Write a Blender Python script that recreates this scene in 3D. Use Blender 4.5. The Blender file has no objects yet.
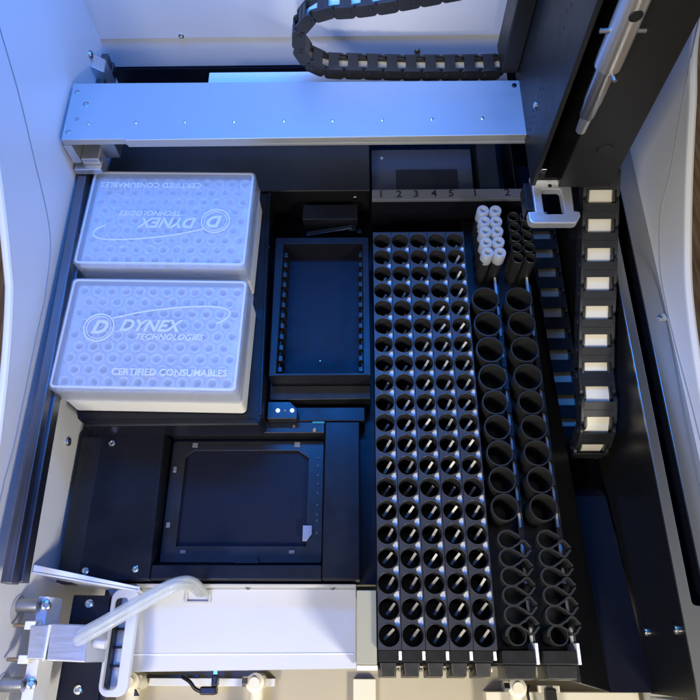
import bpy, bmesh, math, random
from mathutils import Vector, Matrix
random.seed(7)
S = 0.00085            # authored in units of about 0.85 mm
SC = bpy.context.scene
COL = SC.collection
ORG = {}               # authored origin of every object

# ------------------------------------------------------------------ materials
def nmat(name):
    m = bpy.data.materials.new(name); m.use_nodes = True
    nt = m.node_tree
    return m, nt, nt.nodes['Principled BSDF']

def mat(name, col, rough=0.5, metal=0.0, bump=0.0, bscale=900, rvar=0.0, rscale=60, cvar=0.0, spec=0.5, coat=0.0, dust=0.0):
    m, nt, b = nmat(name)
    b.inputs['Base Color'].default_value = (*col, 1)
    b.inputs['Roughness'].default_value = rough
    b.inputs['Metallic'].default_value = metal
    b.inputs['Specular IOR Level'].default_value = spec
    b.inputs['Coat Weight'].default_value = coat
    tc = nt.nodes.new('ShaderNodeTexCoord')
    if bump:
        n = nt.nodes.new('ShaderNodeTexNoise'); n.inputs['Scale'].default_value = bscale
        n.inputs['Detail'].default_value = 3
        bp = nt.nodes.new('ShaderNodeBump'); bp.inputs['Strength'].default_value = bump
        bp.inputs['Distance'].default_value = 0.0004
        nt.links.new(tc.outputs['Object'], n.inputs['Vector'])
        nt.links.new(n.outputs['Fac'], bp.inputs['Height'])
        nt.links.new(bp.outputs['Normal'], b.inputs['Normal'])
    if rvar or cvar:
        n2 = nt.nodes.new('ShaderNodeTexNoise'); n2.inputs['Scale'].default_value = rscale
        n2.inputs['Detail'].default_value = 6; n2.inputs['Roughness'].default_value = 0.65
        nt.links.new(tc.outputs['Object'], n2.inputs['Vector'])
        if rvar:
            mr = nt.nodes.new('ShaderNodeMapRange')
            mr.inputs['From Min'].default_value = 0.3; mr.inputs['From Max'].default_value = 0.7
            mr.inputs['To Min'].default_value = max(0.02, rough-rvar); mr.inputs['To Max'].default_value = rough+rvar
            nt.links.new(n2.outputs['Fac'], mr.inputs['Value'])
            nt.links.new(mr.outputs['Result'], b.inputs['Roughness'])
        if cvar:
            mx = nt.nodes.new('ShaderNodeMix'); mx.data_type = 'RGBA'
            mx.inputs['A'].default_value = (*[c*(1-cvar) for c in col], 1)
            mx.inputs['B'].default_value = (*[min(1, c*(1+cvar)) for c in col], 1)
            nt.links.new(n2.outputs['Fac'], mx.inputs['Factor'])
            nt.links.new(mx.outputs['Result'], b.inputs['Base Color'])
    if dust:
        n3 = nt.nodes.new('ShaderNodeTexVoronoi'); n3.inputs['Scale'].default_value = 420
        nt.links.new(tc.outputs['Object'], n3.inputs['Vector'])
        n4 = nt.nodes.new('ShaderNodeTexNoise'); n4.inputs['Scale'].default_value = 30; n4.inputs['Detail'].default_value = 5
        nt.links.new(tc.outputs['Object'], n4.inputs['Vector'])
        r1 = nt.nodes.new('ShaderNodeMapRange'); r1.inputs['From Min'].default_value = 0.10; r1.inputs['From Max'].default_value = 0.05
        nt.links.new(n3.outputs['Distance'], r1.inputs['Value'])
        r2 = nt.nodes.new('ShaderNodeMapRange'); r2.inputs['From Min'].default_value = 0.52; r2.inputs['From Max'].default_value = 0.72
        nt.links.new(n4.outputs['Fac'], r2.inputs['Value'])
        ml = nt.nodes.new('ShaderNodeMath'); ml.operation = 'MULTIPLY'
        nt.links.new(r1.outputs['Result'], ml.inputs[0]); nt.links.new(r2.outputs['Result'], ml.inputs[1])
        mx = nt.nodes.new('ShaderNodeMix'); mx.data_type = 'RGBA'
        mx.inputs['A'].default_value = (*col, 1); mx.inputs['B'].default_value = (*[c+dust for c in col], 1)
        nt.links.new(ml.outputs['Value'], mx.inputs['Factor']); nt.links.new(mx.outputs['Result'], b.inputs['Base Color'])
    return m

def brushed(name, col, rough, axis_scale, metal=1.0):
    m, nt, b = nmat(name)
    b.inputs['Base Color'].default_value = (*col, 1)
    b.inputs['Metallic'].default_value = metal
    tc = nt.nodes.new('ShaderNodeTexCoord'); mp = nt.nodes.new('ShaderNodeMapping')
    mp.inputs['Scale'].default_value = axis_scale
    n = nt.nodes.new('ShaderNodeTexNoise'); n.inputs['Scale'].default_value = 1; n.inputs['Detail'].default_value = 4
    nt.links.new(tc.outputs['Object'], mp.inputs['Vector']); nt.links.new(mp.outputs['Vector'], n.inputs['Vector'])
    mr = nt.nodes.new('ShaderNodeMapRange')
    mr.inputs['To Min'].default_value = rough-0.1; mr.inputs['To Max'].default_value = rough+0.1
    nt.links.new(n.outputs['Fac'], mr.inputs['Value']); nt.links.new(mr.outputs['Result'], b.inputs['Roughness'])
    sm = nt.nodes.new('ShaderNodeTexNoise'); sm.inputs['Scale'].default_value = 16; sm.inputs['Detail'].default_value = 6
    nt.links.new(tc.outputs['Object'], sm.inputs['Vector'])
    ma = nt.nodes.new('ShaderNodeMath'); ma.operation = 'MULTIPLY_ADD'; ma.inputs[1].default_value = 0.35; ma.inputs[2].default_value = -0.17
    nt.links.new(sm.outputs['Fac'], ma.inputs[0])
    ad = nt.nodes.new('ShaderNodeMath'); ad.operation = 'ADD'; ad.use_clamp = True
    nt.links.new(mr.outputs['Result'], ad.inputs[0]); nt.links.new(ma.outputs['Value'], ad.inputs[1]); nt.links.new(ad.outputs['Value'], b.inputs['Roughness'])
    bp = nt.nodes.new('ShaderNodeBump'); bp.inputs['Strength'].default_value = 0.12; bp.inputs['Distance'].default_value = 0.0002
    nt.links.new(n.outputs['Fac'], bp.inputs['Height']); nt.links.new(bp.outputs['Normal'], b.inputs['Normal'])
    return m

def frosted(name, col, clear, rough=0.3):
    m, nt, b = nmat(name)
    b.inputs['Base Color'].default_value = (*col, 1); b.inputs['Roughness'].default_value = rough
    b.inputs['Subsurface Weight'].default_value = 0.0
    tr = nt.nodes.new('ShaderNodeBsdfTransparent'); tl = nt.nodes.new('ShaderNodeBsdfTranslucent')
    tl.inputs['Color'].default_value = (*col, 1)
    m1 = nt.nodes.new('ShaderNodeMixShader'); m1.inputs[0].default_value = 0.35
    m2 = nt.nodes.new('ShaderNodeMixShader'); m2.inputs[0].default_value = clear
    out = nt.nodes['Material Output']
    nt.links.new(b.outputs[0], m1.inputs[1]); nt.links.new(tl.outputs[0], m1.inputs[2])
    nt.links.new(m1.outputs[0], m2.inputs[1]); nt.links.new(tr.outputs[0], m2.inputs[2])
    nt.links.new(m2.outputs[0], out.inputs['Surface'])
    return m

M = {}
M['black_paint'] = mat('black powder coat', (0.008, 0.0085, 0.010), 0.36, bump=0.25, bscale=1500, rvar=0.08, rscale=40, dust=0.08)
M['deck_black'] = mat('black anodised deck', (0.0075, 0.008, 0.012), 0.32, bump=0.12, bscale=1800, rvar=0.10, rscale=35, dust=0.10, spec=0.25)
M['navy_plastic'] = mat('dark glossy well floor', (0.006, 0.007, 0.015), 0.46, rvar=0.06, rscale=50, spec=0.2, dust=0.10)
M['trough_black'] = mat('black trough sheet', (0.007, 0.0075, 0.012), 0.42, rvar=0.06, rscale=50, spec=0.2, dust=0.06)
M['black_plastic'] = mat('black moulded plastic', (0.009, 0.009, 0.009), 0.34, rvar=0.07, rscale=70)
M['rack_top'] = mat('black rack plastic', (0.028, 0.028, 0.031), 0.40, rvar=0.06, rscale=80)
M['cup_plastic'] = mat('black cup plastic', (0.022, 0.022, 0.021), 0.33, rvar=0.05)
M['chain_plastic'] = mat('black chain nylon', (0.015, 0.0155, 0.017), 0.42, bump=0.2, bscale=1200, rvar=0.06)
M['arm_black'] = mat('matt black arm', (0.012, 0.0115, 0.011), 0.42, bump=0.2, bscale=1600, rvar=0.07, rscale=30)
M['white_paint'] = mat('white painted sheet', (0.74, 0.745, 0.76), 0.38, bump=0.12, bscale=900, rvar=0.06, rscale=25, cvar=0.02)
M['chute_paint'] = mat('off white painted chute', (0.47, 0.475, 0.495), 0.36, bump=0.12, bscale=900, rvar=0.08, rscale=18, cvar=0.05)
M['white_shell'] = mat('white moulded shell', (0.84, 0.84, 0.83), 0.45, rvar=0.05, cvar=0.015)
M['grey_paint'] = mat('light grey painted flange', (0.50, 0.50, 0.49), 0.45, bump=0.12, rvar=0.06, cvar=0.03)
M['flange'] = mat('satin grey metal flange', (0.40, 0.40, 0.39), 0.28, 0.9, bump=0.05)
M['dim_tab'] = mat('grey plastic pad', (0.13, 0.13, 0.13), 0.45)
M['tab_metal'] = mat('bluish satin tab', (0.26, 0.29, 0.38), 0.3, 0.4)
M['ivory'] = mat('ivory plastic', (0.86, 0.83, 0.73), 0.42, rvar=0.05)
M['cream'] = mat('cream plastic fitting', (0.80, 0.74, 0.58), 0.4, cvar=0.04)
M['beige'] = mat('beige painted floor', (0.50, 0.44, 0.31), 0.5, rvar=0.08, rscale=20, cvar=0.06, bump=0.1)
M['tan_sheet'] = mat('khaki sheet metal', (0.33, 0.31, 0.21), 0.45, cvar=0.04)
M['beam_alu'] = brushed('anodised aluminium', (0.46, 0.47, 0.48), 0.48, (8, 900, 900), 0.5)
M['rail_metal'] = brushed('ground steel rail', (0.20, 0.20, 0.22), 0.36, (900, 8, 900))
M['bracket_metal'] = brushed('machined aluminium', (0.62, 0.62, 0.62), 0.36, (60, 700, 700), 0.8)
M['steel'] = mat('polished steel', (0.72, 0.72, 0.73), 0.2, 1.0)
M['dull_steel'] = mat('dull steel', (0.42, 0.42, 0.43), 0.36, 1.0)
M['pipette_metal'] = mat('satin stainless steel', (0.76, 0.74, 0.71), 0.34, 0.92, rvar=0.04)
M['pen_grey'] = mat('grey stainless shank', (0.60, 0.58, 0.55), 0.30, 0.95)
M['gripper'] = brushed('bead blasted aluminium', (0.76, 0.76, 0.77), 0.40, (300, 300, 300), 0.75)
M['dark_screw'] = mat('black oxide screw', (0.05, 0.05, 0.05), 0.3, 1.0)
M['brass'] = mat('brass pin', (0.45, 0.32, 0.20), 0.35, 1.0)
M['slit_light'] = mat('pale blade for slit light', (0.27, 0.25, 0.205), 0.36, 0.2)  # pale colour stands in for the lit slit in each rack well
M['vial'] = frosted('white vial plastic', (0.72, 0.74, 0.74), 0.28, 0.3)
M['ribbon'] = mat('white flat cable', (0.80, 0.74, 0.60), 0.5, cvar=0.03)
M['white_tab'] = mat('white label strip', (0.80, 0.81, 0.83), 0.42)
M['slate'] = mat('slate grey sheet', (0.05, 0.06, 0.085), 0.42, 0.2, bump=0.1)
M['label_alu'] = mat('engraved grey strip', (0.17, 0.18, 0.21), 0.42, 0.3)
M['ink'] = mat('black engraving', (0.012, 0.012, 0.014), 0.5)
M['letter'] = frosted('raised clear lettering', (0.95, 0.96, 0.97), 0.30, 0.3)
m = frosted('frosted lid plastic', (0.88, 0.90, 0.94), 0.76, 0.25); nt = m.node_tree
mixs = [q for q in nt.nodes if q.type == 'MIX_SHADER' and abs(q.inputs[0].default_value-0.76) < 1e-4][0]
tr = [q for q in nt.nodes if q.type == 'BSDF_TRANSPARENT'][0]
gl = nt.nodes.new('ShaderNodeBsdfRefraction'); gl.inputs['Roughness'].default_value = 0.24; gl.inputs['IOR'].default_value = 1.18
gl.inputs['Color'].default_value = (0.97, 0.98, 1.0, 1)
mg = nt.nodes.new('ShaderNodeMixShader'); mg.inputs[0].default_value = 0.6
nt.links.new(tr.outputs[0], mg.inputs[1]); nt.links.new(gl.outputs[0], mg.inputs[2]); nt.links.new(mg.outputs[0], mixs.inputs[2])
M['lid'] = m
M['lid_edge'] = frosted('frosted lid plastic', (0.88, 0.90, 0.94), 0.70, 0.25)
M['tips'] = mat('pale blue tip plastic', (0.15, 0.25, 0.46), 0.4)
M['tipplate'] = mat('pale blue tip plate', (0.74, 0.80, 0.90), 0.45)
M['tube'] = frosted('clear silicone tube', (0.84, 0.86, 0.83), 0.58, 0.06)
M['bore'] = frosted('clear tube bore', (0.74, 0.78, 0.78), 0.75, 0.05)
M['clear_white'] = frosted('milky plastic', (0.86, 0.88, 0.93), 0.18, 0.3)
M['seam'] = mat('panel seam', (0.26, 0.28, 0.33), 0.6)
M['teal'] = mat('teal circuit edge', (0.02, 0.20, 0.22), 0.4)
m, nt, b = nmat('blue indicator')
b.inputs['Emission Color'].default_value = (0.35, 0.5, 1.0, 1); b.inputs['Emission Strength'].default_value = 1.6
M['led'] = m
# wood of the bench
m, nt, b = nmat('bench wood'); b.inputs['Roughness'].default_value = 0.5
tc = nt.nodes.new('ShaderNodeTexCoord'); mp = nt.nodes.new('ShaderNodeMapping'); mp.inputs['Scale'].default_value = (60, 6, 6)
n = nt.nodes.new('ShaderNodeTexNoise'); n.inputs['Detail'].default_value = 5
cr = nt.nodes.new('ShaderNodeValToRGB')
cr.color_ramp.elements[0].position = .3; cr.color_ramp.elements[0].color = (0.30, 0.15, 0.06, 1)
cr.color_ramp.elements[1].position = .7; cr.color_ramp.elements[1].color = (0.62, 0.40, 0.21, 1)
nt.links.new(tc.outputs['Object'], mp.inputs['Vector']); nt.links.new(mp.outputs['Vector'], n.inputs['Vector'])
n.inputs['Scale'].default_value = 3
nt.links.new(n.outputs['Fac'], cr.inputs['Fac']); nt.links.new(cr.outputs['Color'], b.inputs['Base Color'])
M['wood'] = m

# ------------------------------------------------------------------ mesh helpers
class MB:
    def __init__(s): s.bm = bmesh.new()
    def poly3(s, pts):
        return s.bm.faces.new([s.bm.verts.new(p) for p in pts])
    def prism(s, poly, z0, z1):
        lo = [s.bm.verts.new((x, y, z0)) for x, y in poly]; hi = [s.bm.verts.new((x, y, z1)) for x, y in poly]
        n = len(poly)
        s.bm.faces.new(hi); s.bm.faces.new(lo[::-1])
        for i in range(n): s.bm.faces.new((lo[i], lo[(i+1) % n], hi[(i+1) % n], hi[i]))
        return s
    def hexa(s, p):   # 8 points: bottom ring 0-3, top ring 4-7
        v = [s.bm.verts.new(q) for q in p]
        for f in ((3, 2, 1, 0), (4, 5, 6, 7), (0, 1, 5, 4), (1, 2, 6, 5), (2, 3, 7, 6), (3, 0, 4, 7)):
            s.bm.faces.new([v[i] for i in f])
        return s
    def box(s, x0, x1, y0, y1, z0, z1):
        return s.prism([(x0, y0), (x1, y0), (x1, y1), (x0, y1)], z0, z1)
    def lathe(s, c, axis, prof, seg=24, cap0=True, cap1=True):
        c = Vector(c); a = Vector(axis).normalized()
        u = a.orthogonal().normalized(); w = a.cross(u)
        rings = []
        for r, h in prof:
            if r < 1e-6: rings.append([s.bm.verts.new(c+a*h)])
            else: rings.append([s.bm.verts.new(c+a*h+(u*math.cos(t)+w*math.sin(t))*r) for t in [2*math.pi*k/seg for k in range(seg)]])
        for A, B in zip(rings, rings[1:]):
            for k in range(seg):
                j = (k+1) % seg
                if len(A) == 1 and len(B) == 1: continue
                if len(A) == 1: s.bm.faces.new((A[0], B[j], B[k]))
                elif len(B) == 1: s.bm.faces.new((A[k], A[j], B[0]))
                else: s.bm.faces.new((A[k], A[j], B[j], B[k]))
        if cap0 and len(rings[0]) > 1: s.bm.faces.new(rings[0][::-1])
        if cap1 and len(rings[-1]) > 1: s.bm.faces.new(rings[-1])
        return s
    def cyl(s, p, axis, r, h, seg=20): return s.lathe(p, axis, [(r, 0), (r, h)], seg)
    def tube(s, pts, r, seg=10):
        pts = [Vector(p) for p in pts]; rings = []
        up = Vector((0.13, 0.21, 0.97)); prev = None
        for i, p in enumerate(pts):
            t = (pts[min(i+1, len(pts)-1)]-pts[max(i-1, 0)]).normalized()
            u = (up - t*up.dot(t)).normalized() if prev is None else (prev - t*prev.dot(t)).normalized()
            prev = u; w = t.cross(u)
            rings.append([s.bm.verts.new(p+(u*math.cos(a)+w*math.sin(a))*r) for a in [2*math.pi*k/seg for k in range(seg)]])
        for A, B in zip(rings, rings[1:]):
            for k in range(seg): s.bm.faces.new((A[k], A[(k+1) % seg], B[(k+1) % seg], B[k]))
        s.bm.faces.new(rings[0][::-1]); s.bm.faces.new(rings[-1])
        return s
    def ribbonwall(s, pts, t, z0, z1):   # thin upright wall following a plan polyline
        n = len(pts); L = []; R = []
        for i in range(n):
            a = Vector(pts[max(i-1, 0)]); c = Vector(pts[min(i+1, n-1)]); d = (c-a).normalized(); nn = Vector((-d.y, d.x))*t/2
            p = Vector(pts[i]); L.append(p+nn); R.append(p-nn)
        poly = [tuple(p) for p in L]+[tuple(p) for p in reversed(R)]
        lo = [s.bm.verts.new((x, y, z0)) for x, y in poly]; hi = [s.bm.verts.new((x, y, z1)) for x, y in poly]
        m = len(poly)
        for i in range(m): s.bm.faces.new((lo[i], lo[(i+1) % m], hi[(i+1) % m], hi[i]))
        for i in range(n-1):
            s.bm.faces.new((hi[i], hi[i+1], hi[m-2-i], hi[m-1-i])); s.bm.faces.new((lo[i+1], lo[i], lo[m-1-i], lo[m-2-i]))
        return s
    def add_mesh(s, me, mtx=None):
        n0 = len(s.bm.verts); s.bm.from_mesh(me); s.bm.verts.ensure_lookup_table()
        if mtx is not None:
            for v in s.bm.verts[n0:]: v.co = mtx @ v.co
        return s
    def build(s, name, material, parent=None, origin=None, bevel=0.0, seg=2, smooth=32):
        o0 = Vector(ORG[parent.name]) if parent else Vector(origin or (0, 0, 0))
        bmesh.ops.recalc_face_normals(s.bm, faces=s.bm.faces[:])
        for v in s.bm.verts: v.co = (v.co-o0)*S
        me = bpy.data.meshes.new(name); s.bm.to_mesh(me); s.bm.free()
        me.materials.append(material)
        if smooth:
            for p in me.polygons: p.use_smooth = True
            me.set_sharp_from_angle(angle=math.radians(smooth))
        o = bpy.data.objects.new(name, me); COL.objects.link(o)
        if parent: o.parent = parent
        else: o.location = o0*S
        ORG[o.name] = tuple(o0)
        if bevel:
            bv = o.modifiers.new('bevel', 'BEVEL'); bv.width = bevel*S; bv.segments = seg
            bv.limit_method = 'ANGLE'; bv.angle_limit = math.radians(40); bv.harden_normals = True
        return o

def rrect(x0, x1, y0, y1, r, n=5):
    P = []
    for cx, cy, a0 in ((x1-r, y1-r, 0), (x0+r, y1-r, 90), (x0+r, y0+r, 180), (x1-r, y0+r, 270)):
        for k in range(n+1):
            a = math.radians(a0+90*k/n); P.append((cx+r*math.cos(a), cy+r*math.sin(a)))
    return P
def circ(cx, cy, r, n=28): return [(cx+r*math.cos(2*math.pi*k/n), cy+r*math.sin(2*math.pi*k/n)) for k in range(n)]

def plate_mesh(loops, z0, z1, bevel=0.0):
    """flat plate with holes (first loop outside, others holes)"""
    cu = bpy.data.curves.new('outline', 'CURVE'); cu.dimensions = '2D'; cu.fill_mode = 'BOTH'
    for lp in loops:
        sp = cu.splines.new('POLY'); sp.points.add(len(lp)-1)
        for p, (x, y) in zip(sp.points, lp): p.co = (x, y, 0, 1)
        sp.use_cyclic_u = True
    cu.extrude = (z1-z0)/2-bevel; cu.bevel_depth = bevel; cu.bevel_resolution = 1; cu.offset = -bevel
    o = bpy.data.objects.new('outline', cu); COL.objects.link(o)
    dg = bpy.context.evaluated_depsgraph_get()
    me = bpy.data.meshes.new_from_object(o.evaluated_get(dg))
    bpy.data.objects.remove(o); bpy.data.curves.remove(cu)
    for v in me.vertices: v.co.z += (z0+z1)/2
    return me

def text_mesh(body, size, h, shear=0.0, offset=0.0, space=1.0):
    cu = bpy.data.curves.new('lettering', 'FONT'); cu.body = body; cu.size = size; cu.shear = shear
    cu.offset = offset; cu.extrude = h/2; cu.align_x = 'CENTER'; cu.align_y = 'CENTER'; cu.space_character = space
    cu.resolution_u = 3
    o = bpy.data.objects.new('lettering', cu); COL.objects.link(o)
    dg = bpy.context.evaluated_depsgraph_get()
    me = bpy.data.meshes.new_from_object(o.evaluated_get(dg))
    bpy.data.objects.remove(o); bpy.data.curves.remove(cu)
    return me

def thing(name, label, cat, loc=(0, 0, 0), group=None):
    o = bpy.data.objects.new(name, None); COL.objects.link(o); o.location = Vector(loc)*S
    o.empty_display_size = 0.01
    o['label'] = label; o['category'] = cat
    if group: o['group'] = group
    ORG[o.name] = tuple(loc); return o
def tag(o, label, cat, group=None, kind=None):
    if label: o['label'] = label
    if cat: o['category'] = cat
    if group: o['group'] = group
    if kind: o['kind'] = kind
    return o
def copy_tree(o, parent=None):
    kids = list(o.children)
    c = o.copy(); COL.objects.link(c); ORG[c.name] = ORG.get(o.name, (0, 0, 0))
    if parent: c.parent = parent
    for k in kids: copy_tree(k, c)
    return c
def catmull(P, n=8):
    P = [Vector(p) for p in P]; out = []
    for i in range(len(P)-1):
        p0 = P[max(i-1, 0)]; p1 = P[i]; p2 = P[i+1]; p3 = P[min(i+2, len(P)-1)]
        for k in range(n):
            t = k/n
            out.append(0.5*((2*p1)+(p2-p0)*t+(2*p0-5*p1+4*p2-p3)*t*t+(3*p1-p0-3*p2+p3)*t**3))
    out.append(P[-1]); return out

def screw(parent, p, axis, r=3.2, h=1.8, material='steel', socket=True, name='screw'):
    b = MB(); b.lathe(p, axis, [(r, -0.4), (r, h*.35), (r*.86, h*.8), (r*.55, h), (r*.5, h), (r*.46, h*.3), (0, h*.3)] if socket else
                      [(r, -0.4), (r, h*.3), (r*.8, h*.75), (r*.4, h), (0, h*1.02)], 16, cap0=True, cap1=False)
    return b.build(name, M[material], parent)

# ------------------------------------------------------------------ setting: bench, machine floor
o = MB().box(-900, 900, -1200, 900, -330, -318).build('bench_top', M['wood']); tag(o, None, None, kind='structure')
o = MB().box(-300, 262, -560, -318, -190, -180).build('machine_floor', M['beige']); tag(o, None, None, kind='structure')
o = MB().box(-300, 262, -318, 212, -192, -182).build('machine_base', M['deck_black']); tag(o, None, None, kind='structure')
o = MB().prism([(-284, -316), (-9, -316), (-9, -379), (141, -379), (141, 204), (-290, 204)], -70, -55).build('deck_floor', M['deck_black']); tag(o, None, None, kind='structure')

# trough floor right of the racks (rises slightly to the front)
b = MB(); rows = [(204, 140, 216, -132), (-205, 150, 212, -128), (-236, 158, 206, -72), (-397, 176, 209.6, -45)]
T = [[b.bm.verts.new((x, y, z)) for x in (x0, x1)] for y, x0, x1, z in rows]; D_ = [[b.bm.verts.new((x, y, z-4)) for x in (x0, x1)] for y, x0, x1, z in rows]
for a, c in ((0, 1), (1, 2), (2, 3)):
    b.bm.faces.new((T[a][0], T[a][1], T[c][1], T[c][0])); b.bm.faces.new((D_[a][0], D_[c][0], D_[c][1], D_[a][1]))
b.bm.faces.new((T[3][0], T[3][1], D_[3][1], D_[3][0]))
o = b.build('trough_floor', M['trough_black']); tag(o, None, None, kind='structure')

# ------------------------------------------------------------------ left wall
XW = -290
def side_profile(sign):   # (y, z) of the curved top edge
    return [(-430, 66), (-380, 60), (-300, 64), (-220, 79), (-168, 91), (-123, 106), (-103, 117), (-44, 161), (10, 215), (60, 282), (110, 355), (212, 470)]
def side_panel(x, t, prof, zb, name, parent, material, y0=-430, y1=212, bev=0):
    P = catmull([(p[0], p[1], 0) for p in prof], 6)
    b = MB(); n = len(P)
    A = [b.bm.verts.new((x, p.x, p.y)) for p in P]; B = [b.bm.verts.new((x+t, p.x, p.y)) for p in P]
    C = [b.bm.verts.new((x, p.x, zb)) for p in P]; D = [b.bm.verts.new((x+t, p.x, zb)) for p in P]
    for i in range(n-1):
        b.bm.faces.new((A[i], A[i+1], B[i+1], B[i])); b.bm.faces.new((C[i], D[i], D[i+1], C[i+1]))
        b.bm.faces.new((A[i], C[i], C[i+1], A[i+1])); b.bm.faces.new((B[i], B[i+1], D[i+1], D[i]))
    b.bm.faces.new((A[0], B[0], D[0], C[0])); b.bm.faces.new((A[-1], C[-1], D[-1], B[-1]))
    return b.build(name, material, parent, bevel=bev)
lw = thing('side_wall', 'tall white side wall with curved top edge beside the tip boxes', 'wall', (XW, -100, -60))
side_panel(XW, -2, side_profile(-1), -200, 'panel', lw, M['white_paint'])
P = catmull([(p[0], p[1], 0) for p in side_profile(-1)], 6)
MB().tube([(XW-2.6, p.x, p.y-1) for p in P], 3.3, 10).build('edge_trim', M['white_shell'], lw)
side_panel(XW-2.2, -3.4, [(y, z-4) for y, z in side_profile(-1)], -300, 'outer_shell', lw, M['white_shell'])
G = catmull([(XW+0.2, 88, 262), (XW+0.2, 55, 210), (XW+0.2, 30, 167), (XW+0.2, 3, 130), (XW+0.2, -40, 77), (XW+0.2, -90, 62), (XW+0.2, -138, 60.5), (XW+0.2, -222, 57), (XW+0.2, -268, 59), (XW+0.2, -400, 50)], 8)
MB().tube(G, 0.55, 6).build('seam', M['seam'], lw)
for (y, z) in ((-195, -32), (-305, 7), (170, 79)):
    screw(lw, (XW, y, z), (1, 0, 0), 4.2, 2.6, 'dull_steel')
o = MB().box(XW, XW+1.2, 198, 203.6, 62, 330).build('corner_bead', M['white_paint'], lw)

# back wall
bw = thing('back_wall', 'white back wall panel behind the metal beam', 'wall', (0, 206, 30))
MB().box(-292, 262, 206, 212, 66.5, 470).build('panel', M['white_paint'], bw, bevel=0.8)
MB().box(-292, 262, 207.5, 212, 30, 65.3).build('lower_panel', M['white_paint'], bw, bevel=0.6)
MB().box(-292, 262, 209, 212, 65.3, 66.5).build('joint', M['seam'], bw)
screw(bw, (-205, 207, 70), (0, -1, 0), 3.2, 2.2, 'steel')
screw(bw, (39, 207.5, 47), (0, -1, 0), 3.2, 2.2, 'brass')
MB().box(-292, 262, 205, 212, -190, 29).build('dark_skirt', M['deck_black'], bw)

# ------------------------------------------------------------------ guide rail
gr = thing('guide_rail', 'grey steel guide rail running along the foot of the white side wall', 'rail', (-280, -60, 50))
b = MB(); rail_pts = [(-291, 196), (-283, 196), (-268.5, -326), (-277, -326)]
b.prism(rail_pts, 47, 58); b.build('rail_bar', M['rail_metal'], gr, bevel=0.8)
b = MB(); b.prism([(-290.5, 196), (-281, 196), (-266.5, -324), (-276.5, -324)], 36, 47); b.build('rail_base', M['rail_metal'], gr, bevel=0.6)
for t in (.25, .42, .6, .78):
    screw(gr, (-291+8+t*14.3-.2, 196-t*522, 52), (1, 0.03, 0), 1.5, .6, 'dark_screw')

# ------------------------------------------------------------------ gantry beam
bt = thing('gantry_beam', 'long brushed aluminium beam spanning across the back of the machine', 'beam', (-80, 75, 90))
b = MB(); b.prism([(-286, 41), (-230, 41.3), (-229, 40), (140, 42.5), (140, 107), (-287, 109)], 93, 100)
b.build('beam_plate', M['beam_alu'], bt, bevel=0.9)
MB().box(-229, 139, 41.4, 47, 89.5, 92.8).build('front_lip', M['beam_alu'], bt, bevel=0.5)
b = MB(); b.prism([(-286.6, 40.5), (-279, 40.5), (-279, 108), (-287, 108)], 70, 92.8)
b.box(-278.8, -262, 42, 108, 66, 74); b.build('end_bracket', M['bracket_metal'], bt, bevel=0.8)
MB().box(-287, -262, 36.5, 48, 59, 65.8).build('rail_carriage', M['bracket_metal'], bt, bevel=0.8)
MB().box(-262, -248, 55, 105, 60, 92.7).build('carriage_block', M['dull_steel'], bt, bevel=0.8)
for (x, y) in ((-263.7, 59), (-221.7, 60), (-177.7, 60.4), (-133.8, 60.4), (-89.1, 60.5), (-45.9, 60.3), (-1.9, 60.6), (42.1, 61), (86.8, 61.4)):
    screw(bt, (x, y, 100), (0, 0, 1), 1.7, 1.1, 'steel', socket=False, name='rivet')
for (x, y, r) in ((-281.5, 98, 2.6), (-270.8, 83, 3.1), (-275.8, 65, 2.2), (-281.2, 50, 2.6)):
    screw(bt, (x, y, 99.6), (0, 0, 1), r, 0.7, 'dull_steel')
screw(bt, (119, 100, 100), (0, 0, 1), 2.2, 1.6, 'dark_screw')
# rail upright behind the beam
rb = MB().hexa([(-292, 160, 40), (-279, 160, 40), (-279, 178, 40), (-292, 178, 40), (-290, 160, 74), (-279, 160, 66), (-280, 178, 66), (-290, 178, 74)]).build('rail_end_stop', M['bracket_metal'], None, origin=(-285, 168, 40), bevel=1)
tag(rb, 'small grey metal end stop in the back corner of the white walls', 'bracket')
# tray behind the beam
ct = MB().box(-168, 120, 117, 143, 74, 80).build('cable_tray', M['white_paint'], None, origin=(-20, 130, 74), bevel=0.8)
tag(ct, 'narrow white cable tray behind the beam under the black chain', 'tray')

# ------------------------------------------------------------------ cable chains
def chain_link_mesh(w, pitch, h):
    """one open link: two side plates and two cross bars, along local x, width along y, height along z"""
    b = MB()
    for s, off in ((-1, 0), (1, 0)):
        y0 = s*(w/2-1.5)
        P = rrect(-pitch*.62, pitch*.42, -h/2, h/2, h*.32, 3)
        lo = [b.bm.verts.new((x, y0-1.4, z)) for x, z in P]; hi = [b.bm.verts.new((x, y0+1.4, z)) for x, z in P]
        n = len(P); b.bm.faces.new(lo); b.bm.faces.new(hi[::-1])
        for i in range(n): b.bm.faces.new((lo[i], hi[i], hi[(i+1) % n], lo[(i+1) % n]))
        P = rrect(-pitch*.1, pitch*.62, -h*.42, h*.42, h*.3, 3); y1 = y0-s*2.9
        lo = [b.bm.verts.new((x, y1-1.0, z)) for x, z in P]; hi = [b.bm.verts.new((x, y1+1.0, z)) for x, z in P]
        b.bm.faces.new(lo); b.bm.faces.new(hi[::-1])
        for i in range(n): b.bm.faces.new((lo[i], hi[i], hi[(i+1) % n], lo[(i+1) % n]))
        b.cyl((-pitch*.32, y0+s*1.2, 0), (0, s, 0), h*.2, 1.0, 12)
    for z in (h/2-2.0, -h/2+0.2):
        b.box(-pitch*.42, pitch*.12, -w/2+2.6, w/2-2.6, z, z+1.8)
        b.box(-pitch*.14, -pitch*.08, -w/2+2.6, w/2-2.6, z+1.8, z+2.3)
    return b
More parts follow.
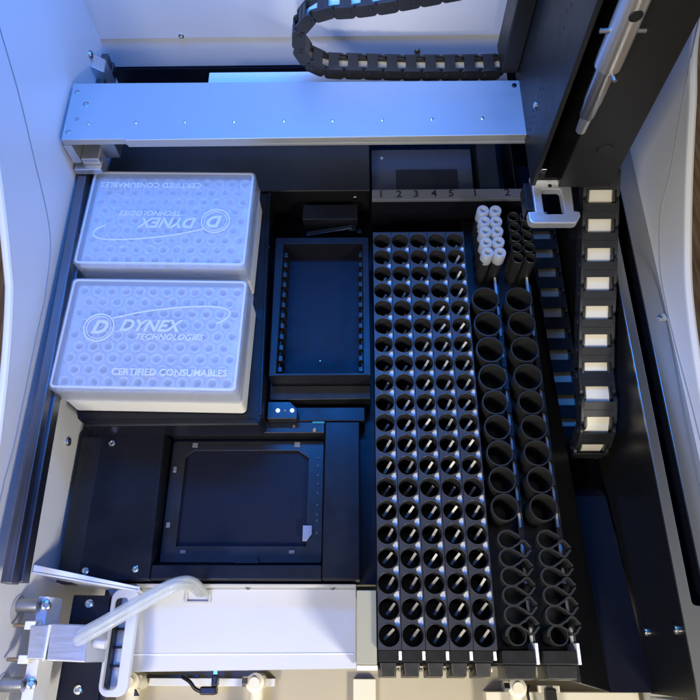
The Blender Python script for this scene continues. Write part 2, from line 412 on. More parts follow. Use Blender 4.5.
def chain(name, label, path, normal_axis, w, pitch, h, ribbon_w, side_off):
    """path: list of 3D points; links placed every pitch; normal_axis: direction of the link's width"""
    pts = [Vector(p) for p in path]
    d = [0]
    for a, c in zip(pts, pts[1:]): d.append(d[-1]+(c-a).length)
    def at(s):
        for i in range(len(d)-1):
            if d[i+1] >= s: return pts[i].lerp(pts[i+1], (s-d[i])/(d[i+1]-d[i]))
        return pts[-1]
    root = thing(name, label, 'cable chain', tuple(pts[0]))
    W = Vector(normal_axis)
    first = None; s = pitch*.6
    while s < d[-1]-pitch*.5:
        p = at(s); t = (at(min(s+4, d[-1]))-at(max(s-4, 0))).normalized(); n = t.cross(W).normalized()
        if first is None:
            first = chain_link_mesh(w, pitch, h).build('chain_link', M['chain_plastic'], None, origin=(0, 0, 0), bevel=0.35, seg=1); lk = first
        else:
            lk = first.copy(); COL.objects.link(lk)
        lk.parent = root
        mt = Matrix((t, W, n)).transposed().to_4x4(); lk.matrix_basis = Matrix.Translation((p-pts[0])*S) @ mt
        s += pitch
    b = MB(); prev = None
    for i, p in enumerate(pts):
        t = (pts[min(i+1, len(pts)-1)]-pts[max(i-1, 0)]).normalized(); n = t.cross(W).normalized()
        ring = [b.bm.verts.new(p+W*a*ribbon_w/2+n*(c+side_off)) for a, c in ((-1, -1.2), (1, -1.2), (1, 1.2), (-1, 1.2))]
        if prev:
            for k in range(4): b.bm.faces.new((prev[k], prev[(k+1) % 4], ring[(k+1) % 4], ring[k]))
        else: b.bm.faces.new(ring[::-1])
        prev = ring
    b.bm.faces.new(prev); b.build('flat_cable', M['ribbon'], root)
    return root
def arc(cx, cz, r, a0, a1, n=14): return [(cx+r*math.cos(math.radians(a0+(a1-a0)*k/n)), cz+r*math.sin(math.radians(a0+(a1-a0)*k/n))) for k in range(n+1)]
up = [(40, 96), (20, 84), (0, 70), (-30, 52), (-60, 35), (-90, 17), (-105, 8), (-130, -5), (-148, -12)]
bend = arc(-150, -57, 45, 86, 270, 16)
low = [(-130, -102), (-100, -102), (-50, -102), (0, -102), (60, -102), (110, -102)]
chain('cable_chain', 'black open cable chain with pale flat cable inside, curling by the right trough', [(190, y, z) for y, z in up+bend+low], (1, 0, 0), 32, 25.5, 14, 22, 1.5)
cup_ = [(150, 206), (120, 197), (90, 188), (60, 180), (30, 174), (0, 168), (-25, 164.5)]
bend = arc(-44, 132, 31.5, 92, 268, 14)
low = [(-20, 99.5), (20, 97.5), (60, 97), (96, 97), (116, 98)]
chain('cable_chain', 'black cable chain lying in a loop behind the aluminium beam', [(x, 127, z) for x, z in cup_+bend+low], (0, -1, 0), 22, 18, 11.5, 12, 0)

# ------------------------------------------------------------------ pipette arm
ZA, YF = 90, -7.5
arm = thing('pipetting_arm', 'tall black pipetting arm column hanging from the right end of the beam', 'robot arm', (150, 20, ZA))
MB().box(124, 128, YF, 150, ZA+2, 470).build('side_plate', M['arm_black'], arm, bevel=0.8)
MB().box(148, 192, YF, YF+4, ZA, 470).build('front_plate', M['arm_black'], arm, bevel=0.8)
MB().box(188, 192, YF+4, 110, ZA, 470).build('far_plate', M['arm_black'], arm, bevel=0.5)
MB().box(148, 151, YF+4, 60, ZA+1, 470).build('channel_wall', M['black_plastic'], arm)
MB().box(128, 188, 60, 64, ZA+8, 470).build('channel_back', M['black_plastic'], arm)
MB().box(128, 188, YF+6, 60, ZA+2, ZA+5).build('bottom_plate', M['black_plastic'], arm, bevel=.5)
MB().box(107.5, 123.8, 114, 150, 101, 470).build('motor_housing', M['arm_black'], arm, bevel=1.5)
screw(arm, (124, 42, 134), (-1, 0, 0), 3.0, 2.0, 'steel', socket=False)
b = MB()
for i in range(12):
    for j in range(2): b.cyl((124.1, 44-j*7, 104+i*7.5), (-1, 0, 0), 1.3, 0.3, 8)
for i in range(5): b.cyl((124.1, 40-(i % 2)*5, 205+i*9), (-1, 0, 0), 2.0, 0.3, 8)
b.build('vent_hole', M['ink'], arm)
b = MB(); b.lathe((172, YF, 136), (0, -1, 0), [(6.5, 0), (6, 1.2), (0, 1.6)], 24); b.build('plug', M['arm_black'], arm)
MB().box(131.5, 137, 2, 8, ZA+5, ZA+12).build('guide_bearing', M['steel'], arm, bevel=.8)
# gripper foot
loops = [[(128.5, 6), (128.2, -26), (122.2, -26.5), (122.2, -31)] + [(127+4.8*math.cos(math.radians(a)), -33.4+4.8*math.sin(math.radians(a))) for a in (190, 215, 240, 265)] +
         [(159+4.8*math.cos(math.radians(a)), -33.6+4.8*math.sin(math.radians(a))) for a in (275, 300, 325, 350)] + [(166, -31), (166, -26.8), (161.3, -26), (162.6, 6)],
         rrect(135.6, 153, -29, -2.5, 2.5, 4)]
b = MB(); b.add_mesh(plate_mesh(loops, 74, 82, 0.9)); b.build('foot_plate', M['gripper'], arm, smooth=20)
b = MB(); b.box(128.6, 162.4, 4, 14, 74, 89); b.build('foot_mount', M['gripper'], arm, bevel=.8)
screw(arm, (143.8, 1, 82), (0, 0, 1), 1.8, .5, 'dark_screw')
MB().box(121.6, 127.6, -24, 5, 66, 81).build('foot_side', M['black_paint'], arm, bevel=.6)
# anchor of the cable chain
MB().box(172, 206, 16, 60, 70, 89.5).build('chain_anchor', M['black_paint'], arm, bevel=1)

# pipette
px, py = 141, -20
pp = thing('pipette', 'satin steel pipette probe with stepped tip in front of the black arm', 'pipette', (px, py, 169))
b = MB(); b.lathe((px, py, 0), (0, 0, 1), [(0, 228), (7.4, 228), (8.6, 229.5), (8.8, 236), (8.8, 420)], 40); b.build('barrel', M['pipette_metal'], pp)
b = MB(); b.lathe((px, py, 0), (0, 0, 1), [(4.2, 184), (5.4, 186.5), (5.6, 196), (6.2, 200), (6.5, 228.5)], 36); b.build('shank', M['pen_grey'], pp)
b = MB(); b.lathe((px, py, 0), (0, 0, 1), [(2.0, 178.5), (2.0, 170.5), (2.8, 169.5), (3.6, 170.5), (4.0, 180), (4.1, 184.5)], 28, cap0=True); b.build('tip_cone', M['pipette_metal'], pp)
MB().cyl((px-14, py-1, 257), (1, 0, 0), 1.6, 28, 14).build('cross_pin', M['dull_steel'], pp)
MB().cyl((px+2, py-8, 229), (0.25, -1, -.1), 1.5, 5, 14).build('side_pin', M['dull_steel'], pp)
b = MB(); b.lathe((px+.6, py-8.55, 273), (0.05, -1, 0.02), [(4.2, 0), (3.4, .5), (3.3, .3), (0, .3)], 24); b.build('port', M['ink'], pp)
MB().box(px-5, px+3, py+7, py+27, 300, 330).build('holder', M['black_plastic'], pp, bevel=.6)

# ------------------------------------------------------------------ back deck blocks
bs = thing('back_shelf', 'black shelf block behind the tip boxes under the beam', 'block', (-150, 62, -55))
MB().prism([(-286, 62.5), (-11.5, 62.5), (-11.5, 200), (-288, 200)], -54.9, 0).build('shelf_block', M['black_paint'], bs, bevel=1.2)
screw(bs, (-27, 62.5, -12), (0, -1, 0), 2.6, 1.6, 'steel', socket=False)
pb = thing('pivot_block', 'small dark block with a jagged black clip behind the empty plate trough', 'block', (-52, 42, -50))
MB().box(-81, -24, 34, 53, -50, -10).build('block', M['deck_black'], pb, bevel=1)
b = MB(); b.hexa([(-78, 24, -30), (-24, 26, -30), (-24, 32, -30), (-78, 30, -30), (-78, 24, -25), (-30, 27, -16), (-30, 32, -16), (-78, 30, -25)]); b.build('arm_clip', M['black_plastic'], pb, bevel=.8)
b = MB(); b.cyl((-30, 33.5, -22), (0, -1, 0), 5, 8, 12); b.box(-36, -20, 26, 31, -26, -23); b.build('knuckle', M['black_plastic'], pb, bevel=.6)

ls = thing('number_strip', 'grey numbered strip at the back end of the black racks', 'label strip', (70, 57, -50))
b = MB(); b.box(-9.5, 150, 50.5, 63.4, -4, 0); b.build('strip', M['label_alu'], ls, bevel=.4)
MB().box(-9.2, 150, 52, 62.5, -54.9, -4).build('riser', M['deck_black'], ls, bevel=.5)
for ch, x, y in (('1', -.2, 57.8), ('2', 18.2, 57.6), ('3', 35.6, 57.6), ('4', 54, 58), ('5', 71.4, 58), ('1', 95.9, 58.4), ('2', 128.7, 58.6)):
    b = MB(); b.add_mesh(text_mesh(ch, 12, .3, 0, .12), Matrix.Translation((x, y-.4, .16))); b.build('numeral', M['ink'], ls, smooth=0)
gp = thing('sensor_plate', 'grey sheet metal plate with a dark window between the beam and the numbered strip', 'plate', (45, 104, -54))
MB().box(-9.5, 99.5, 66, 134, -54.8, -20).build('plate', M['slate'], gp, bevel=.8)
MB().box(17, 83, 70, 105, -20, -18.8).build('window', M['deck_black'], gp, bevel=.3)
screw(gp, (2, 122, -20), (0, 0, 1), 2.4, 1.2, 'dull_steel')
MB().box(103, 123, 66, 150, -54.9, -6).build('spacer', M['black_paint'], None, origin=(113, 100, -54)); tag(bpy.data.objects['spacer'], 'black block beside the grey sensor plate under the beam', 'block')

# ------------------------------------------------------------------ tip box tray
tt = thing('tip_tray', 'black flat tray holding the two frosted tip boxes', 'tray', (-190, -60, -50))
tp = [(-276, 61), (-113.5, 61), (-108, -181), (-110.5, -189.5), (-262, -190.5), (-271, -183), (-279, -160)]
MB().prism(tp, -30, -1.2).build('base', M['deck_black'], tt, bevel=1.3)
MB().prism([(-116.2, 60), (-113.6, 60), (-108.2, -181), (-110.8, -181)], -1, 1.4).build('rim', M['deck_black'], tt, bevel=.7)
MB().prism([(-261, -186), (-112, -185), (-111, -189), (-261, -190)], -1.1, 1.2).build('front_rim', M['deck_black'], tt, bevel=.7)
MB().prism([(-266, -150), (-150, -150), (-150, 40), (-266, 40)], -54.8, -30).build('support', M['black_paint'], tt)
screw(tt, (-113, -5, -1.2), (0, 0, 1), 1.8, .6, 'dark_screw')

# ------------------------------------------------------------------ tip boxes
def shell_box(b, x, y, z0, z1, t, taper=0.0, r=4):
    """open-bottom lid: outer & inner walls plus roof"""
    O0 = rrect(-x-taper, x+taper, -y-taper, y+taper, r); O1 = rrect(-x, x, -y, y, r)
    I0 = rrect(-x-taper+t, x+taper-t, -y-taper+t, y+taper-t, r-t*.6); I1 = rrect(-x+t, x-t, -y+t, y-t, r-t*.6)
    n = len(O0); V = []
    for P, z in ((I0, z0), (I1, z1-t), (O1, z1), (O0, z0)): V.append([b.bm.verts.new((px_, py_, z)) for px_, py_ in P])
    for A, B in ((0, 1), (2, 3), (3, 0)):
        for i in range(n): b.bm.faces.new((V[A][i], V[A][(i+1) % n], V[B][(i+1) % n], V[B][i]))
    b.bm.faces.new(V[1]); b.bm.faces.new(V[2])
def make_tip_box():
    r = thing('tip_box', 'x', 'tip box', (0, 0, 0), 'frosted pipette tip boxes on the black tray')
    hx, hy = 77, 52
    b = MB(); b.prism(rrect(-hx+1.2, hx-1.2, -hy+1.2, hy-1.2, 4), 0, 31); base = b.build('base', M['ivory'], r, bevel=1.2)
    # perforated plate with rows of tip heads
    loops = [rrect(-hx+3, hx-3, -hy+3, hy-3, 3)]
    cs = []
    for j in range(9):
        y = -hy+9.5+j*(2*hy-19)/8
        n = 12 if j % 2 == 0 else 11
        for i in range(n): cs.append((-hx+10+(i+(0.5 if j % 2 else 0))*(2*hx-20)/11, y))
    loops += [circ(x, y, 3.1, 14) for x, y in cs]
    b = MB(); b.add_mesh(plate_mesh(loops, 45.2, 46.6))
    for x, y in cs:
        b.lathe((x, y, 0), (0, 0, 1), [(3.1, 46.5), (5.2, 47.0), (5.2, 49.4), (4.6, 49.9), (3.5, 49.4), (2.4, 40), (0, 39)], 14, cap0=False, cap1=False)
    b.build('tip_insert', M['tipplate'], r, smooth=28)
    b = MB(); shell_box(b, hx, hy, 30.5, 55, 1.3, 0.5); lid = b.build('lid', M['lid'], r, bevel=.5, seg=2)
    # skirt rib on the lid's lower edge
    b = MB(); b.add_mesh(plate_mesh([rrect(-hx-1, hx+1, -hy-1, hy+1, 4.4), rrect(-hx-.3, hx+.3, -hy-.3, hy+.3, 4)], 30.5, 32)); b.build('lip', M['lid_edge'], lid)
    b = MB(); b.add_mesh(plate_mesh([rrect(-hx+1.5, hx-1.5, -hy+1.5, hy-1.5, 3.6), rrect(-hx+3.2, hx-3.2, -hy+3.2, hy-3.2, 3)], 55, 55.5)); b.build('top_bead', M['letter'], lid)
    zt = 55.2
    T = [('DYNEX', 15, -3, 6, .32, .35, 1.0), ('TECHNOLOGIES', 7.4, 15, -4, .3, .12, 1.05), ('CERTIFIED CONSUMABLES', 8.0, 20, -36, 0, .16, 1.0)]
    for body, size, x, y, sh, off, sp in T:
        b = MB(); b.add_mesh(text_mesh(body, size, .7, sh, off, sp), Matrix.Translation((x, y, zt))); b.build('raised_lettering', M['letter'], lid, smooth=0)
    b = MB()
    b.add_mesh(plate_mesh([circ(-45, 4, 13.2, 40), circ(-45, 4, 12.0, 40)], zt-.3, zt+.4)); b.add_mesh(plate_mesh([circ(-45, 4, 10.6, 40), circ(-45, 4, 9.9, 40)], zt-.3, zt+.35))
    b.add_mesh(text_mesh('D', 17, .7, .3, .6), Matrix.Translation((-45, 4, zt)))
    e = [(-45+8+i*4.2, 13.5+7.6*math.sin(min(1, (i/22))*math.pi*.62)) for i in range(23)]
    xe, ye = e[-1]
    sw = [(-35, 13)] + [(p[0], p[1]) for p in catmull([(-35, 13, 0), (-10, 19.5, 0), (20, 24, 0), (45, 25.5, 0), (58, 24, 0), (64, 20, 0), (62, 14.5, 0), (54, 9.5, 0)], 6)][1:]
    b.ribbonwall(sw, 1.1, zt-.3, zt+.4)
    b.build('raised_emblem', M['letter'], lid)
    return r
tb = make_tip_box()
tb.location = Vector((-196.4, -127.2, 0))*S; tb.rotation_euler.z = math.radians(-1.2)
tb['label'] = 'frosted lidded tip box nearer the front, its raised lettering reading upright'
t2 = copy_tree(tb)
t2.location = Vector((-197.6, -9.5, 0))*S; t2.rotation_euler.z = math.radians(180-1.2)
t2['label'] = 'frosted lidded tip box nearer the beam, its raised lettering upside down'

# ------------------------------------------------------------------ empty plate trough
pt = thing('plate_trough', 'empty dark rectangular trough with notched sides between tip boxes and racks', 'trough', (-58, -70, -50))
outer = [(-105.5, 5), (-13.5, 5), (-12.3, -143.3), (-104.3, -143.6)]
inner = [(-97.2, -2.5), (-19.5, -2.5), (-19.2, -140.5), (-97.6, -141)]
b = MB(); b.add_mesh(plate_mesh([outer, inner], -26, 0, .7)); b.build('wall_frame', M['deck_black'], pt, smooth=16)
b = MB(); b.box(-99, -18, -142, -1, -30, -25.4); b.build('floor', M['navy_plastic'], pt)
for sx in (0, 1):
    b = MB()
    for k in range(12):
        y = -12-k*11.2
        x0, x1 = ((-97.3, -93.2) if sx == 0 else (-23.4, -19.4))
        b.box(x0, x1, y-2.6, y+2.6, -25.4, -5)
    b.box(*((-97.3, -95.6) if sx == 0 else (-21, -19.4)), -140, -4, -25.4, -9)
    b.build('notched_rib', M['black_plastic'], pt, bevel=.6)
b = MB(); b.hexa([(-107, -158, -50), (-12.3, -157, -50), (-12.3, -143.8, -50), (-107, -144, -50), (-106, -158, -24), (-12.3, -157, -24), (-12.3, -143.8, -22), (-106, -144, -22)]); b.build('front_step', M['black_plastic'], pt, bevel=1)
MB().box(-106, -14, -142, 3, -54.8, -30.2).build('base', M['black_paint'], pt)
screw(pt, (-60, -118, -25.4), (0, 0, 1), 1.1, .8, 'steel', socket=False, name='drop')

se = thing('sensor_block', 'small black sensor with two glowing blue lamps in front of the trough', 'sensor', (-92, -169, -50))
MB().prism([(-107, -160.5), (-86, -160.5), (-79, -168), (-79, -177.5), (-107, -177.5)], -31, -20).build('body', M['black_plastic'], se, bevel=1)
for x in (-97, -84):
    b = MB(); b.lathe((x, -169.5, -20), (0, 0, 1), [(1.9, -.3), (1.9, .7), (1.2, 1.3), (0, 1.5)], 16); b.build('lamp', M['led'], se)
screw(se, (-90.5, -169.5, -20), (0, 0, 1), 1.2, .7, 'brass')

# ------------------------------------------------------------------ reader drawer
rd = thing('reader_drawer', 'black drawer frame with an open glossy dark bay and three screws', 'drawer', (-140, -245, -54))
MB().prism([(-259, -187), (-201, -186), (-198.5, -300), (-198.5, -315), (-259, -316)], -54.5, -30).build('left_cover', M['deck_black'], rd, bevel=1.4)
MB().box(-54.5, -22.5, -314.5, -176.5, -54.4, -30).build('right_bar', M['deck_black'], rd, bevel=1.4)
MB().box(-198.3, -54.7, -314.6, -302.5, -54.4, -31).build('front_bar', M['deck_black'], rd, bevel=1.2)
MB().box(-198.3, -54.7, -187, -176, -54.3, -32).build('rear_bar', M['black_paint'], rd, bevel=1)
MB().box(-106, -17.5, -176, -162, -54.3, -31).build('cross_bar', M['deck_black'], rd, bevel=1.2)
MB().box(-198.2, -54.8, -302.3, -187.2, -54.9, -52.5).build('bay_floor', M['navy_plastic'], rd)
b = MB(); b.add_mesh(plate_mesh([rrect(-197, -56, -299, -190, 2), [(-184, -205), (-176, -199), (-80, -199), (-70, -206), (-70, -285), (-184, -285)]], -52.4, -47.5, .4)); b.build('bay_ledge', M['black_plastic'], rd, smooth=16)
for (x, y, w, h, mm) in ((-176.2, -194, 5, 4.4, 'dim_tab'), (-80.8, -193.5, 5.4, 5, 'dim_tab'), (-192.5, -217, 3.4, 5.4, 'dull_steel'), (-192.8, -267, 3.4, 4.6, 'dim_tab'), (-177, -290, 5, 3, 'dim_tab'), (-82, -290, 5, 3, 'dim_tab')):
    MB().box(x-w/2, x+w/2, y-h/2, y+h/2, -47.4, -46.2).build('clip_pad', M[mm], rd, bevel=.3)
MB().prism([(-73, -267.5), (-64.8, -267.5), (-64.8, -275), (-69.5, -281), (-73, -281)], -47.6, -45.2).build('position_tab', M['tab_metal'], rd, bevel=.3)
MB().prism([(-131, -300), (-109, -300), (-111, -295), (-129, -295)], -47.4, -44).build('latch', M['black_plastic'], rd, bevel=.5)
MB().box(-66, -55, -178.0, -176.4, -31.8, -30.6).build('circuit_edge', M['teal'], rd)
for (x, y) in ((-248, -197), (-253, -308), (-211, -306.3)): screw(rd, (x, y, -30), (0, 0, 1), 3.1, 1.3, 'steel')
screw(rd, (-64, -184, -32), (0, 0, 1), 2.6, 1.6, 'brass', socket=False); screw(rd, (-83, -180.5, -32), (0, 0, 1), 1.6, 1, 'brass')
screw(rd, (-186, -186, -32), (0, 0, 1), 2.0, 1, 'brass')
b = MB()
random.seed(3)
for k in range(9):
    y = -205-k*8.5+random.uniform(-2, 2); b.box(-61.5, -59.8, y-1, y+1, -47.4, -46.4)
b.build('ledge_nub', M['slate'], rd)
MB().box(-284, -261, -315.5, -186, -54.9, -48).build('side_gutter', M['black_paint'], None, origin=(-272, -250, -55)); tag(bpy.data.objects['side_gutter'], 'black gutter strip between the white side wall and the drawer', 'gutter')

# ------------------------------------------------------------------ sample racks
DY = 18.8
def make_sample_rack():
    r = thing('sample_rack', 'x', 'tube rack', (0, 0, 0), 'black sample racks side by side')
    hw = 8.92
    loops = [[(-hw, 10.6), (hw-.3, 10.6), (hw-.3, -19*DY-10.2), (-hw, -19*DY-10.2)]]
    for k in range(20): loops.append(circ(-.42, -k*DY, 8.2, 36))
    for k in range(19):
        yc = -(k+.5)*DY
        loops.append([(3.6, yc+1.0), (6.0, yc+3.2), (7.85, yc+3.7), (7.85, yc-3.3), (6.0, yc-2.9), (4.3, yc-1.3)])
    b = MB(); b.add_mesh(plate_mesh(loops, -3.2, 0))
    for k in range(20):
        b.lathe((-.35, -k*DY, 0), (0, 0, 1), [(8.48, -.1), (8.46, .3), (8.3, .42), (8.05, .25), (7.95, -.6), (8.2, -3)], 36, cap0=False, cap1=False)
    for k in range(20):
        b.lathe((-.35, -k*DY, 0), (0, 0, 1), [(8.2, -2.9), (7.6, -46)], 28, cap0=False, cap1=False)
        b.lathe((-.35, -k*DY, 0), (0, 0, 1), [(0, -44), (7.7, -44)], 28, cap0=False, cap1=False)
    b.build('well_block', M['rack_top'], r, smooth=16)
    b = MB(); b.box(-hw, -hw+.5, -19*DY-10, 10.4, -50, -3.2); b.box(-hw, hw, 10, 10.5, -50, -3.2); b.build('side_skirt', M['black_plastic'], r)
    b = MB(); b.box(8.05, 8.5, -19*DY-9, 9, -7, -3.4)
    for k in range(19):
        yc = -(k+.5)*DY; b.prism([(3.0, yc+1.2), (6, yc+4), (8.1, yc+4.6), (8.1, yc-4.2), (6, yc-3.7), (3.6, yc-1.6)], -3.9, -2.6)
    b.build('white_strip', M['white_tab'], r)
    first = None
    for k in range(20):  # pale blade added per well, standing in for light through a floor slit
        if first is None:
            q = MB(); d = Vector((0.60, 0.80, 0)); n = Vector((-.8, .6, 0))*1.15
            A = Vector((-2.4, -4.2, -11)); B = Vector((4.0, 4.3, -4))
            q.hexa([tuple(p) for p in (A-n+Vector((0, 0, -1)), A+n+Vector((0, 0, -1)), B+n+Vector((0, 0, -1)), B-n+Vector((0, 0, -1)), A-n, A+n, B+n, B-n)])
            first = q.build('slit_light_blade', M['slit_light'], r, bevel=.25, seg=1); sp = first
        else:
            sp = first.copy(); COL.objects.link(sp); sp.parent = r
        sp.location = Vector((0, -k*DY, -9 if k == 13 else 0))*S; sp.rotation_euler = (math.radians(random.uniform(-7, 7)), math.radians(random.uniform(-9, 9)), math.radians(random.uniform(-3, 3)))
    ye = -19*DY-10.2
    MB().box(-hw, hw-2.4, ye-8.2, ye, -50, -9).build('front_ledge', M['black_plastic'], r, bevel=.4)
    b = MB(); y0, y1 = ye-20, ye-8.4
    b.hexa([(-hw+.3, y0, -38), (hw-3, y0, -38), (hw-3, y1, -38), (-hw+.3, y1, -38), (-hw+2.5, y0+2, -12), (hw-5, y0+2, -12), (hw-4, y1, -10), (-hw+1.2, y1, -10)])
    b.build('handle', M['black_plastic'], r, bevel=.7)
    MB().box(hw-2.2, hw+.2, ye-7, ye-.6, -40, -8).build('end_tab', M['white_tab'], r, bevel=.3)
    MB().cyl((hw-1.2, ye-14, -40), (0, 0, 1), 1.5, 10, 12).build('end_pin', M['cream'], r)
    return r
rk = make_sample_rack()
lbl = ['black sample rack below number 1, leftmost of the five and next to the empty trough',
       'black sample rack below number 2, second from the empty trough',
       'black sample rack below number 3, middle one of the five',
       'black sample rack below number 4, second from the white vials',
       'black sample rack below number 5, right of the other four beside the reagent cups']
racks = [rk]+[copy_tree(rk) for _ in range(4)]
for i, r in enumerate(racks):
    r.location = Vector((18*i, 0, 0))*S; r['label'] = lbl[i]
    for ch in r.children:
        if ch.name.startswith('slit_light_blade'):
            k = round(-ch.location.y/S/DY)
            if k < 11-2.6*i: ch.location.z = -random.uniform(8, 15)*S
        if ch.name.startswith('slit_light_blade') and i: ch.rotation_euler = (math.radians(random.uniform(-7, 7)), math.radians(random.uniform(-9, 9)), math.radians(random.uniform(-3, 3)))

# ------------------------------------------------------------------ reagent racks
def make_reagent_rack():
    r = thing('reagent_rack', 'x', 'reagent rack', (0, 0, 0), 'black reagent racks with large cups')
    # local x = 0 at the cup centres
    MB().box(-10.5, 16.5, -367, 48, -52, -34).build('rack_base', M['black_plastic'], r, bevel=.8)
    MB().box(14.8, 16.6, -362, -30, -24, -20).build('white_strip', M['white_tab'], r)
    b = MB(); b.box(16.9, 17.3, -362, -40, -34, -16)
    for k in range(14): b.box(12.8, 16.8, -62-k*22.2, -52-k*22.2, -19.5, -16)
    b.build('side_web', M['black_plastic'], r)
    first = {}
    cups = [(-65.8, 12.6), (-91.8, 12.7), (-118, 12.8), (-145, 12.9)] + [(-169.1-22.9*k, 11.2) for k in range(5)]
    for y, rad in cups:
        key = rad > 12
        if key not in first:
            b = MB(); R0 = 12.7 if key else 11.3
            b.lathe((0, 0, 0), (0, 0, 1), [(0, -33), (R0*.62, -33), (R0*.8, -31), (R0-1.5, -12), (R0-1.2, -.6), (R0-1.0, 0), (R0-.1, 0), (R0, -.3), (R0-.6, -14), (R0-1.2, -33), (R0-.2, -34), (R0-.2, -36)], 44, cap0=False, cap1=False)
            for v in b.bm.verts:
                v.co.y += y
            o = b.build('cup', M['cup_plastic'], r); first[key] = (o, y)
        else:
            o0, y0 = first[key]; o = o0.copy(); COL.objects.link(o); o.parent = r
            o.location = Vector((0, y-y0, 0))*S
    # wavy spring walls at the front
    p = 14.2
    for k in range(6):
        yc = -286.0-p*k
        for s in (1, -1):
            if k == 5 and s == -1: continue
            A = [(7.6*math.cos(math.radians(a)), yc+s*(7.05 if s > 0 else 7.1)*math.sin(math.radians(a))) for a in (186, 170, 150, 130, 110, 90, 72, 56, 44)]
            A += [(7.8, yc+s*3.9), (10.0, yc+s*1.8), (12.2, yc+s*.9), (14.2, yc+s*1.9), (16.0, yc+s*4.2), (18.0, yc+s*6.2)]
            if k == 0 and s == 1: A = A[:11]
            pts = [(q.x, q.y) for q in catmull([(x, y, 0) for x, y in A], 3)]
            MB().ribbonwall(pts, 1.5, -12, -1.5-(0.4 if s > 0 else 0)).build('wavy_spring', M['cup_plastic'], r)
    b = MB(); b.lathe((0.6, -286.0-p*5, 0), (0, 0, 1), [(7.2, -34), (7.2, -2), (6.4, -2), (6.2, -34)], 32, cap0=False, cap1=False); b.build('end_cup', M['cup_plastic'], r)
    MB().box(-10.5, 14.6, -377, -367.2, -50, -10).build('front_ledge', M['black_plastic'], r, bevel=.5)
    b = MB(); b.hexa([(-10, -388.6, -38), (15.3, -388.6, -38), (15.3, -377.2, -38), (-10, -377.2, -38), (-8.4, -387, -12), (13.6, -387, -12), (14.6, -377.2, -11), (-9.4, -377.2, -11)]); b.build('handle', M['black_plastic'], r, bevel=.7)
    MB().box(14.9, 17.2, -377, -362, -40, -9).build('end_tab', M['white_tab'], r, bevel=.3)
    # two rows of tall narrow tube sleeves at the back
    for i in range(5):
        for j in range(2):
            x, y = (2.5+12*j, 24.5-12.2*i)
            b = MB(); b.lathe((x, y, 0), (0, 0, 1), [(0, -20), (4.5, -20), (4.8, 5.6), (5.1, 6), (5.6, 5.6), (5.4, -34)], 24, cap0=False, cap1=False); b.build('tube_sleeve', M['cup_plastic'], r)
    return r
rr = make_reagent_rack(); rr.location = Vector((96.3, 0, 0))*S
rr['label'] = 'black reagent rack holding ten white vials at its back end'
r2 = copy_tree(rr); r2.location = Vector((127.8, 0, 0))*S
r2['label'] = 'black reagent rack with ten empty narrow sleeves, beside the right trough'
v0 = None
for i in range(5):
    for j in range(2):
        if v0 is None:
            b = MB(); b.lathe((0, 0, 0), (0, 0, 1), [(0, -14), (4.0, -14), (4.3, 5.4), (5.8, 6), (5.9, 19.2), (5.4, 20.2), (3.0, 20.2), (2.5, 19.4), (2.2, 10), (0, 9)], 28, cap0=False, cap1=False)
            v = v0 = b.build('vial', M['vial'], None, origin=(0, 0, 0))
        else: v = v0.copy(); COL.objects.link(v)
        v.location = Vector((98.8+12.0*j+random.uniform(-.3, .3), 24.5-12.2*i+random.uniform(-.3, .3), -4+random.uniform(-.6, .6)))*S
        v.rotation_euler = (random.uniform(-.02, .02), random.uniform(-.02, .02), random.uniform(0, 3))
        row = ['nearest the number strip', 'second from the number strip', 'in the middle row', 'second from the front', 'nearest the large cups'][i]
        v['label'] = 'small white open vial in the %s row, %s' % ('left' if j == 0 else 'right', row)
        v['category'] = 'vial'; v['group'] = 'white vials standing in the reagent rack'

# ------------------------------------------------------------------ right side
sk = thing('rack_bed_side', 'black sloping side of the rack bed beside the right trough', 'side panel', (150, -150, -50))
b = MB(); b.hexa([(150, -390, -60), (176, -397, -46), (141, 204, -160), (120, 204, -160), (146.2, -390, -30), (149, -390, -30), (147, 204, -30), (146, 204, -30)]); b.build('panel', M['black_paint'], sk, bevel=.8)
rw = thing('trough_wall', 'tall black inner wall along the right trough with two domed screws', 'wall', (212, -100, -40))
b = MB()
b.hexa([(209, -398, -50), (214, -398, -50), (219, 204, -162), (214, 204, -162), (211.5, -398, 27.4), (213, -398, 27.4), (213, 204, 27.4), (211.5, 204, 27.4)])
b.build('panel', M['black_plastic'], rw)
for z, x in ((-40, 210), (13.5, 211.3)): screw(rw, (x, -353, z), (-1, 0, 0.05), 3.6, 3.0, 'steel', socket=False)
rp = thing('side_flange', 'flat light grey flange with a long rounded slot along the right wall', 'flange', (230, -100, 24))
b = MB(); b.add_mesh(plate_mesh([[(211.2, -400), (252, -400), (252, 204), (211.2, 204)], [(219.4, 120), (219.4, -334)]+[(222+2.6*math.cos(math.radians(a)), -334.5+2.6*math.sin(math.radians(a))) for a in (190, 230, 270)]+[(230.3-2.6+2.6*math.cos(math.radians(a)), -335.5+2.6*math.sin(math.radians(a))) for a in (290, 330, 360)]+[(230.3, 120)]], 25.5, 28, .4)); b.build('plate', M['flange'], rp, smooth=16)
MB().box(217, 234, -345, 130, -30, -26).build('slot_floor', M['navy_plastic'], rp)
MB().box(230.8, 232.4, -342, 130, -26, 25.2).build('slot_side', M['deck_black'], rp)
screw(rp, (243.5, -101, 28), (0, 0, 1), 4.0, 2.6, 'steel', socket=False)
MB().box(211, 252, -403, -400.3, -60, 28).build('front_lip', M['grey_paint'], rp, bevel=.5)
rs = thing('side_wall', 'white curved side wall beyond the slotted flange on the right', 'wall', (250, -100, 28))
